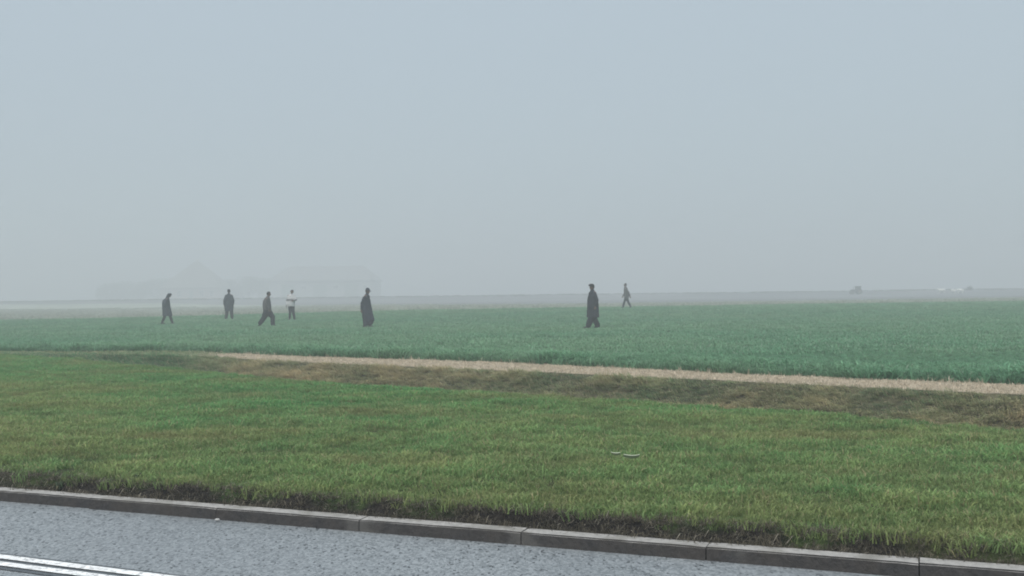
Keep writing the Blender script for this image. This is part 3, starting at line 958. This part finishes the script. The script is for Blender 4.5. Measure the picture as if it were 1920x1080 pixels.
sheep("white sheep turned a little away, rightmost of the three pale sheep far off", 1800, 190, math.radians(140), 1.0)

M_SHRUB = grass_mat("shrub_leaves", (0.03, 0.036, 0.024), (0.05, 0.055, 0.035), (0.06, 0.05, 0.03), .2, .15, lum=False)
xx = at_px(1818, 203)
sh = thing("shrub", "low dark shrub beside the pale sheep, far off in the fog", "shrub", (xx, 203, float(far_z(xx, 203)) - .05))
V, F, T = [], [], []
rs = random.Random(4)
for k in range(700):
    p = Vector((rs.gauss(0, .3), rs.gauss(0, .25), abs(rs.gauss(.35, .25))))
    d = Vector((rs.gauss(0, 1), rs.gauss(0, 1), rs.gauss(0, 1))).normalized(); e = d.orthogonal(); b = len(V)
    V += [p - d * .06, p + e * .035, p + d * .06, p - e * .035]; F.append((b, b + 1, b + 2, b + 3)); T += [rs.random()] * 4
me = mesh_from("crown", V, F); at = me.attributes.new("tint", 'FLOAT', 'POINT'); at.data.foreach_set("value", np.array(T, np.float32))
link("crown", me, M_SHRUB, sh)
V, F = [], []
for k in range(5):
    a = k * 1.3
    tube(V, F, [(0, 0, -.02, .03), (.2 * math.cos(a), .2 * math.sin(a), .35, .015)], 6)
link("stem", mesh_from("stem", V, F), M_BARK, sh)

# ------------------------------------------------------------------ people
M_SKIN = plain_mat("skin", (0.10, 0.058, 0.040), (0.14, 0.08, 0.056), 6, .6, .35)
M_EYE = plain_mat("eye", (0.02, 0.015, 0.012), (0.03, 0.02, 0.02), 5, .3)
M_HAIR = plain_mat("dark_hair", (0.006, 0.006, 0.007), (0.016, 0.014, 0.013), 30, .6)
M_SHOE = plain_mat("shoe_leather", (0.014, 0.014, 0.014), (0.03, 0.028, 0.026), 9, .6)
def cloth(name, a, b):
    m = MatB(name, .95, .1)
    n_ = m.noise(7, 5, .65, m.coord('Object')); n3 = m.noise(90, 2, .5, m.coord('Object'))
    m.color(m.mix(n_, a, b)); m.bump(n3, .003, .6)
    return m.m
M_NAVY = cloth("navy_coat", (0.012, 0.017, 0.026), (0.028, 0.036, 0.05))
M_CHAR = cloth("charcoal_coat", (0.014, 0.017, 0.023), (0.030, 0.035, 0.044))
M_SLATE = cloth("slate_coat", (0.026, 0.034, 0.044), (0.05, 0.06, 0.072))
M_GREY = cloth("grey_jacket", (0.062, 0.062, 0.066), (0.10, 0.098, 0.10))
M_TROUS = cloth("dark_trousers", (0.010, 0.015, 0.017), (0.022, 0.029, 0.032))
M_OLIVE = cloth("olive_trousers", (0.018, 0.024, 0.018), (0.035, 0.042, 0.033))
m = MatB("banded_top", .95, .1)
sx = m.n("ShaderNodeSeparateXYZ"); m.t.links.new(m.coord('Object'), sx.inputs[0])
band = m.math('MULTIPLY', m.ramp(sx.outputs[2], 1.10, 1.12), m.math('SUBTRACT', 1.0, m.ramp(sx.outputs[2], 1.20, 1.22)))
m.color(m.mix(band, m.mix(m.noise(7, 4, .6, m.coord('Object')), (0.42, 0.42, 0.43), (0.52, 0.52, 0.53)), (0.17, 0.17, 0.18)))
M_BAND = m.m

def V3(p, r):
    return (p[0], p[1], p[2], r)
def person(name_label, u, d, a, h, J, coat, coat_mat, trous_mat, head='hair', group="walkers spread across the green field", wide=1.0, zoff=-.02):
    """J: joints in (forward, side, up) metres for a 1.75 m figure; coat: dict of the garment's rings and sleeves"""
    xx = at_px(u, d)
    t = thing("person", name_label, "person", (xx, d, float(field_z(xx, d)) + zoff), a, group)
    t.scale = (h / 1.75,) * 3
    pel, che, nek, hed = (Vector(J[k]) for k in ('pelvis', 'chest', 'neck', 'head'))
    sh_c = che * .25 + nek * .75
    hd = (hed - nek).normalized()
    fwd = Vector((1, 0, 0)); fwd = (fwd - hd * fwd.dot(hd)).normalized()
    sd_ = hd.cross(fwd)
    # body ------------------------------------------------------
    V, F = [], []
    tube(V, F, [V3(pel + Vector((0, 0, -.04)), .14), V3(pel.lerp(che, .4), .125), V3(che, .145), V3(sh_c, .10), V3(nek, .055), V3(nek.lerp(hed, .5), .052)])
    tube(V, F, [V3(sh_c + Vector((0, -.14, -.02)), .06), V3(sh_c + Vector((0, .14, -.02)), .06)])
    # head: skull, face, jaw, nose, ears
    tube(V, F, [V3(hed - fwd * .02 + hd * .025, .078), V3(hed + fwd * .012 + hd * .03, .074)], 14)
    tube(V, F, [V3(hed + fwd * .03 + hd * .01, .062), V3(hed + fwd * .038 - hd * .075, .045)], 12)
    tube(V, F, [V3(hed + fwd * .088 + hd * .005, .011), V3(hed + fwd * .104 - hd * .028, .014)], 8)
    tube(V, F, [V3(hed + fwd * .083 - hd * .062 - sd_ * .018, .009), V3(hed + fwd * .083 - hd * .062 + sd_ * .018, .009)], 8)
    for q in (-1, 1):
        tube(V, F, [V3(hed + sd_ * q * .078 + hd * .012, .014), V3(hed + sd_ * q * .080 - hd * .022, .011)], 8)
    for sd2, q in (('l', 1), ('r', -1)):
        hip = pel + Vector((0, q * .09, -.06)); kn = Vector(J['knee_' + sd2]); an = Vector(J['ankle_' + sd2]); to = Vector(J['toe_' + sd2])
        tube(V, F, [V3(hip, .085), V3(hip.lerp(kn, .5), .072), V3(kn, .052), V3(kn.lerp(an, .35), .053), V3(an, .036)])
        tube(V, F, [V3(an, .036), V3(to, .032)])
        so = sh_c + Vector((0, q * .17, -.02)); el = Vector(J['elbow_' + sd2]); wr = Vector(J['wrist_' + sd2])
        tube(V, F, [V3(so, .055), V3(so.lerp(el, .5), .046), V3(el, .038), V3(wr, .028)])
        hdv = (wr - el).normalized(); pd = Vector((0, 1, 0)); pd = (pd - hdv * pd.dot(hdv)).normalized(); cu = hdv.cross(pd) * (-q)
        palm = wr + hdv * .055; ac = pd.cross(hdv).normalized()
        tube(V, F, [V3(wr, .027), V3(palm - ac * .012, .028), V3(palm + ac * .012, .028)], 8)
        for k, L in enumerate((.070, .082, .076, .060)):
            b0 = wr + hdv * .085 + ac * (.027 - .018 * k)
            p1 = b0 + hdv * L * .5 + pd * (-q) * .008; p2 = p1 + hdv * L * .38 + pd * (-q) * .028
            tube(V, F, [V3(b0 - hdv * .02, .0105), V3(p1, .010), V3(p2, .009)], 6)
        b0 = wr + hdv * .03 + ac * .026
        tube(V, F, [V3(b0, .0125), V3(b0 + ac * .026 + hdv * .03, .0115), V3(b0 + ac * .03 + hdv * .062, .010)], 6)
    body = fuse("body", V, F, M_SKIN, t, .0095, 2)
    for q in (-1, 1):
        bm = bmesh.new(); bmesh.ops.create_uvsphere(bm, u_segments=8, v_segments=6, radius=.0125)
        e = link("eye", bm_mesh("eye", bm, True), M_EYE, body)
        e.location = hed + fwd * .082 + hd * .022 + sd_ * q * .031
    # trousers --------------------------------------------------
    V, F = [], []
    tube(V, F, [V3(pel + Vector((0, 0, .06)), .155), V3(pel + Vector((0, 0, -.06)), .16)], 16)
    for sd2, q in (('l', 1), ('r', -1)):
        hip = pel + Vector((0, q * .085, -.07)); kn = Vector(J['knee_' + sd2]); an = Vector(J['ankle_' + sd2])
        hem = an + (kn - an) * .06
        tube(V, F, [V3(hip, .11 * wide), V3(hip.lerp(kn, .5), .098 * wide), V3(kn, .082 * wide), V3(kn.lerp(an, .5), .076 * wide), V3(hem, .066 * wide)], 14)
    fuse("trousers", V, F, trous_mat, t, .014, 3, .03, 2)
    # shoes -----------------------------------------------------
    for sd2 in ('l', 'r'):
        an = Vector(J['ankle_' + sd2]); to = Vector(J['toe_' + sd2]); V, F = [], []
        dv = (to - an); fl = Vector((dv.x, dv.y, 0)).normalized()
        tube(V, F, [V3(an, .048), V3(an + Vector((0, 0, -.03)), .052)], 12)
        tube(V, F, [V3(an - fl * .045 + Vector((0, 0, -.035)), .042), V3(an.lerp(to, .5) + Vector((0, 0, -.01)), .046), V3(to + fl * .02, .040), V3(to + fl * .06 + Vector((0, 0, -.004)), .030)], 12)
        fuse("shoe", V, F, M_SHOE, t, .012, 2)
    # coat ------------------------------------------------------
    V, F = [], []
    stack(V, F, coat['rings'])
    for sd2, q in (('l', 1), ('r', -1)):
        so = sh_c + Vector((0, q * .16, -.05)); el = Vector(J['elbow_' + sd2]); wr = Vector(J['wrist_' + sd2])
        k = coat.get('sleeve', 1.0)
        tube(V, F, [V3(so, .082 * k), V3(so.lerp(el, .5), .076 * k), V3(el, .068 * k), V3(el.lerp(wr, .6), .058 * k), V3(el.lerp(wr, .9), .052 * k)], 14)
    tube(V, F, [V3(sh_c + Vector((0, -.14, -.05)), .076), V3(sh_c + Vector((0, 0, .0)), .10), V3(sh_c + Vector((0, .14, -.05)), .076)], 14)
    tube(V, F, [V3(sh_c, .12), V3(nek, .09), V3(nek.lerp(hed, .2), .074)], 14)
    for ex in coat.get('extra', ()):
        tube(V, F, ex, 14)
    fuse(coat['name'], V, F, coat_mat, t, .014, 3, coat.get('folds', .03), 5)
    # head gear -------------------------------------------------
    V, F = [], []
    if head in ('hair', 'cap', 'beret'):
        tube(V, F, [V3(hed - fwd * .034 + hd * .040, .083), V3(hed - fwd * .005 + hd * .052, .078)], 14)
        tube(V, F, [V3(hed - fwd * .055 + hd * .0, .062), V3(hed - fwd * .045 - hd * .05, .048)], 12)
        for q in (-1, 1):
            tube(V, F, [V3(hed + sd_ * q * .055 + hd * .035 + fwd * .01, .036), V3(hed + sd_ * q * .063 - fwd * .012, .024)], 8)
        fuse("hair", V, F, M_HAIR, t, .011, 2, .012, 7)
    V, F = [], []
    if head == 'cap':
        tube(V, F, [V3(hed - fwd * .03 + hd * .075, .088), V3(hed + fwd * .01 + hd * .08, .082)], 14)
        tube(V, F, [V3(hed + fwd * .07 + hd * .052 - sd_ * .035, .016), V3(hed + fwd * .15 + hd * .035, .018), V3(hed + fwd * .07 + hd * .052 + sd_ * .035, .016)], 8)
        tube(V, F, [V3(hed + fwd * .06 + hd * .055, .02), V3(hed + fwd * .14 + hd * .04, .016)], 8)
        fuse("cap", V, F, M_NAVY, t, .010, 1)
    if head == 'beret':
        stack(V, F, [tuple(hed + hd * .035) + (.092, .085), tuple(hed + hd * .06 + fwd * .018) + (.118, .100), tuple(hed + hd * .09 + fwd * .016) + (.116, .098), tuple(hed + hd * .118 + fwd * .008) + (.094, .085), tuple(hed + hd * .138) + (.05, .05)])
        fuse("beret", V, F, M_HAIR, t, .010, 2)
    if head == 'hood':
        tube(V, F, [V3(nek + Vector((-.04, 0, .0)), .085), V3(nek.lerp(hed, .6) - fwd * .035, .092), V3(hed - fwd * .028 + hd * .03, .100), V3(hed + fwd * .03 + hd * .065, .085)], 14)
        fuse("hood", V, F, coat_mat, t, .012, 2, .02, 3)
    return t

def arms(J, l, r):
    J['elbow_l'], J['wrist_l'] = l; J['elbow_r'], J['wrist_r'] = r
    return J
def legs(J, l, r):
    J['knee_l'], J['ankle_l'], J['toe_l'] = l; J['knee_r'], J['ankle_r'], J['toe_r'] = r
    return J

PI = math.pi
# 1: bowed figure in a slate coat, walking right (leftmost)
J = dict(pelvis=(-.03, 0, .92), chest=(-.03, 0, 1.28), neck=(.04, 0, 1.47), head=(.12, 0, 1.62))
arms(J, ((-.06, .22, 1.10), (.07, .20, .88)), ((-.10, -.22, 1.10), (.02, -.20, .87)))
legs(J, ((.14, .09, .48), (.25, .09, .09), (.38, .10, .04)), ((-.10, -.09, .48), (-.26, -.09, .11), (-.15, -.09, .04)))
person("stooped person in a slate coat, leftmost in the field, striding with head bowed", 313, 54.3, 0.15, 1.64, J,
       dict(name="coat", rings=[(0.02, 0, .47, .27, .24), (-.01, 0, .70, .25, .24), (-.04, 0, .95, .225, .23), (-.06, 0, 1.22, .215, .23), (-.05, 0, 1.36, .185, .21), (.0, 0, 1.45, .12, .15)]), M_SLATE, M_OLIVE, 'hood')
# 2: seen from behind
J = dict(pelvis=(0, 0, .93), chest=(0, 0, 1.30), neck=(.01, 0, 1.48), head=(.02, 0, 1.63))
arms(J, ((-.04, .25, 1.12), (.02, .27, .88)), ((-.02, -.25, 1.12), (.06, -.23, .88)))
legs(J, ((.05, .13, .49), (-.04, .17, .09), (.08, .18, .04)), ((.03, -.13, .49), (.06, -.17, .09), (.18, -.18, .04)))
person("person in a dark hip-length coat, seen from behind, alone between two walkers", 429, 60.4, PI / 2 + .1, 1.75, J,
       dict(name="coat", rings=[(0, 0, .52, .18, .25), (0, 0, .80, .18, .265), (0, 0, 1.05, .17, .255), (0, 0, 1.28, .155, .215), (0, 0, 1.40, .13, .165), (0, 0, 1.47, .09, .12)]), M_SLATE, M_OLIVE, 'cap', wide=1.25)
# 3: grey jacket, wide stride to the right
J = dict(pelvis=(.0, 0, .86), chest=(-.02, 0, 1.25), neck=(.03, 0, 1.45), head=(.08, 0, 1.61))
arms(J, ((-.12, .22, 1.06), (.0, .21, .82)), ((.02, -.22, 1.07), (.14, -.19, .86)))
legs(J, ((.23, .09, .46), (.23, .09, .09), (.33, .1, .04)), ((-.14, -.09, .46), (-.36, -.09, .17), (-.40, -.09, .05)))
person("black-haired person in a grey jacket and wide dark trousers taking a long step", 501, 48.7, -.1, 1.67, J,
       dict(name="jacket", rings=[(0, 0, .74, .20, .22), (-.01, 0, .90, .205, .23), (-.03, 0, 1.10, .20, .23), (-.03, 0, 1.28, .175, .22), (-.01, 0, 1.38, .14, .20), (.02, 0, 1.44, .09, .13)]), M_GREY, M_TROUS, 'hair', wide=1.5)
# 4: pale top with a dark band
J = dict(pelvis=(0, 0, .90), chest=(-.01, 0, 1.26), neck=(.0, 0, 1.45), head=(.02, .04, 1.61))
arms(J, ((.04, .265, 1.17), (.19, .12, 1.13)), ((-.06, -.23, 1.10), (-.02, -.27, .84)))
legs(J, ((.05, .10, .47), (.04, .17, .09), (.12, .22, .04)), ((.02, -.08, .47), (.0, -.11, .09), (.12, -.12, .04)))
person("person in a pale top with a dark chest band, one elbow held out", 546, 57.6, -PI / 2 + .25, 1.72, J,
       dict(name="sweater", rings=[(0, 0, .80, .16, .21), (0, 0, .90, .165, .215), (0, 0, 1.05, .16, .215), (0, 0, 1.26, .155, .215), (0, 0, 1.38, .12, .19), (0, 0, 1.44, .09, .12)], sleeve=.95), M_BAND, M_TROUS, 'hair', wide=.95)
# 5: ankle-length coat
J = dict(pelvis=(-.02, 0, .93), chest=(-.02, 0, 1.30), neck=(.03, 0, 1.49), head=(.06, 0, 1.64))
arms(J, ((-.13, .20, 1.10), (-.10, .18, .84)), ((-.15, -.20, 1.10), (-.16, -.20, .82)))
legs(J, ((.16, .09, .49), (.13, .09, .10), (.24, .1, .04)), ((-.04, -.09, .49), (-.08, -.09, .09), (.04, -.09, .04)))
person("person wrapped in an ankle-length dark coat flaring out at the hem, wearing a cap", 687, 45.2, -.25, 1.69, J,
       dict(name="long_coat", rings=[(.02, 0, .10, .16, .19), (.07, 0, .20, .23, .23), (.09, 0, .36, .27, .25), (.045, 0, .60, .25, .25), (.0, 0, .90, .22, .24), (-.03, 0, 1.20, .195, .23), (-.03, 0, 1.36, .16, .21), (.01, 0, 1.45, .09, .13)], folds=.045), M_NAVY, M_OLIVE, 'cap')
# 6: the nearest and tallest
J = dict(pelvis=(0, 0, .93), chest=(-.01, 0, 1.30), neck=(.01, 0, 1.48), head=(.03, 0, 1.635))
arms(J, ((-.05, .24, 1.12), (.02, .25, .88)), ((-.06, -.24, 1.12), (-.02, -.26, .86)))
legs(J, ((.08, -.0, .48), (.22, .02, .09), (.34, .0, .04)), ((-.05, -.0, .48), (-.17, .02, .09), (-.05, .03, .04)))
J['knee_l'] = (.10, .09, .48); J['knee_r'] = (-.06, -.09, .48); J['ankle_l'] = (.27, .08, .09); J['toe_l'] = (.41, .07, .04); J['ankle_r'] = (-.27, -.08, .09); J['toe_r'] = (-.24, -.20, .04)
person("tallest person, in a knee-length charcoal coat, wide trousers and a dark flat beret", 1111, 40.6, PI + .45, 1.725, J,
       dict(name="coat", rings=[(0, 0, .44, .245, .27), (0, 0, .65, .235, .265), (0, 0, .90, .22, .255), (0, 0, 1.15, .205, .245), (0, 0, 1.30, .175, .22), (0, 0, 1.40, .135, .18), (0, 0, 1.46, .085, .12)]), M_CHAR, M_TROUS, 'beret', wide=1.6)
# 7: far walker going left
J = dict(pelvis=(-.02, 0, .88), chest=(.02, 0, 1.26), neck=(.05, 0, 1.45), head=(.06, 0, 1.61))
arms(J, ((-.16, .20, 1.08), (-.24, .20, .84)), ((.10, -.22, 1.05), (.22, -.18, .86)))
legs(J, ((.13, .08, .47), (.23, .08, .10), (.34, .09, .05)), ((-.12, -.08, .46), (-.29, -.08, .13), (-.21, -.08, .045)))
person("person in a grey jacket in mid-stride at the far edge of the green crop", 1174, 73.2, PI - .1, 1.80, J,
       dict(name="jacket", rings=[(-.02, 0, .72, .17, .19), (-.01, 0, .88, .175, .20), (.0, 0, 1.08, .165, .205), (.02, 0, 1.26, .15, .20), (.03, 0, 1.38, .12, .18), (.04, 0, 1.43, .085, .12)]), M_GREY, M_TROUS, 'hair')

# ------------------------------------------------------------------ small things on the verge
M_SCRAP = plain_mat("pale_scrap", (0.42, 0.47, 0.36), (0.52, 0.56, 0.45), 20, .6)
def scrap(label, u, d, L, W, rot, curl):
    xx = at_px(u, d)
    V, F = [], []
    n_ = 8
    for k in range(n_):
        q = k / (n_ - 1) - .5
        z = curl * (q * 2) ** 2
        for sgn in (-1, 1):
            V.append((q * L, sgn * W / 2 * (1 - .5 * abs(q)), z + .002 * sgn))
    nv = len(V)
    V += [(a, b, c - .004) for (a, b, c) in V]
    for k in range(n_ - 1):
        a = 2 * k
        F += [(a, a + 2, a + 3, a + 1), (nv + a, nv + a + 1, nv + a + 3, nv + a + 2), (a, nv + a, nv + a + 2, a + 2), (a + 1, a + 3, nv + a + 3, nv + a + 1)]
    F += [(0, 1, nv + 1, nv), (2 * n_ - 2, nv + 2 * n_ - 2, nv + 2 * n_ - 1, 2 * n_ - 1)]
    o = link("scrap", mesh_from("scrap", V, F), M_SCRAP)
    o.location = (xx, d, float(verge_z(xx, d)) + .085); o.rotation_euler = (-.75, 0.03, rot)
    tag(o, label, "scrap", "pale scraps lying in the verge")
scrap("longer pale scrap lying flat in the middle of the grass verge", 1180, 7.22, .11, .045, .02, .012)
scrap("shorter pale scrap lying in the verge beside the longer one", 1150, 7.36, .066, .035, -.25, .008)

M_PEB = plain_mat("pebble", (0.28, 0.285, 0.28), (0.40, 0.40, 0.385), 40, .8)
bm = bmesh.new(); bmesh.ops.create_icosphere(bm, subdivisions=2, radius=.012)
for v in bm.verts:
    v.co = Vector((v.co.x * 1.3, v.co.y, v.co.z * .7)) * (1 + .25 * (random.random() - .5))
o = link("pebble", bm_mesh("pebble", bm, False), M_PEB)
p = road_pt(-1.92, -.045); o.location = (p[0], p[1], .014)
tag(o, "small pale pebble on the road at the foot of the kerb", "pebble")

M_WEED = grass_mat("weed_leaves", (0.035, 0.058, 0.026), (0.06, 0.085, 0.038), (0.07, 0.065, 0.03), .15, .15, lum=False)
def weed(label, u, d, hgt, nl, seed):
    xx = at_px(u, d); r = random.Random(seed)
    t = thing("weed", label, "weed", (xx, d, float(verge_z(xx, d)) - .01), r.random() * 6)
    V, F = [], []
    me_v, me_f, T = [], [], []
    for k in range(nl):
        a = k * 2.4 + r.random() * .6; L = hgt * r.uniform(.7, 1.15); le = r.uniform(.35, .8)
        b = len(me_v); w_ = hgt * .10
        dx, dy = math.cos(a), math.sin(a)
        pts = [(0, 0), (.35, .6), (.65, .85), (1.0, .55)]
        for (q, hgt_) in pts:
            ww = w_ * math.sin(math.pi * (.12 + .8 * q)) if q < 1 else .002
            cx, cy_, cz = dx * L * le * q, dy * L * le * q, L * hgt_
            me_v += [(cx - dy * ww, cy_ + dx * ww, cz), (cx + dy * ww, cy_ - dx * ww, cz)]
        for j in range(3):
            me_f.append((b + 2 * j, b + 2 * j + 1, b + 2 * j + 3, b + 2 * j + 2))
        T += [r.random()] * 8
    me = mesh_from("leaves", me_v, me_f); at = me.attributes.new("tint", 'FLOAT', 'POINT'); at.data.foreach_set("value", np.array(T, np.float32))
    link("leaves", me, M_WEED, t)
    tube(V, F, [(0, 0, -.01, .006), (.01, .0, hgt * .5, .004), (.03, .01, hgt * 1.0, .002)], 6)
    link("stem", mesh_from("stem", V, F), M_WEED, t)
weed("dark weed with bent leaves beside the bare patch at the kerb", 106, 7.02, .085, 14, 1)
weed("small dark upright weed growing at the turf edge above the kerb", 252, 6.98, .06, 8, 2)
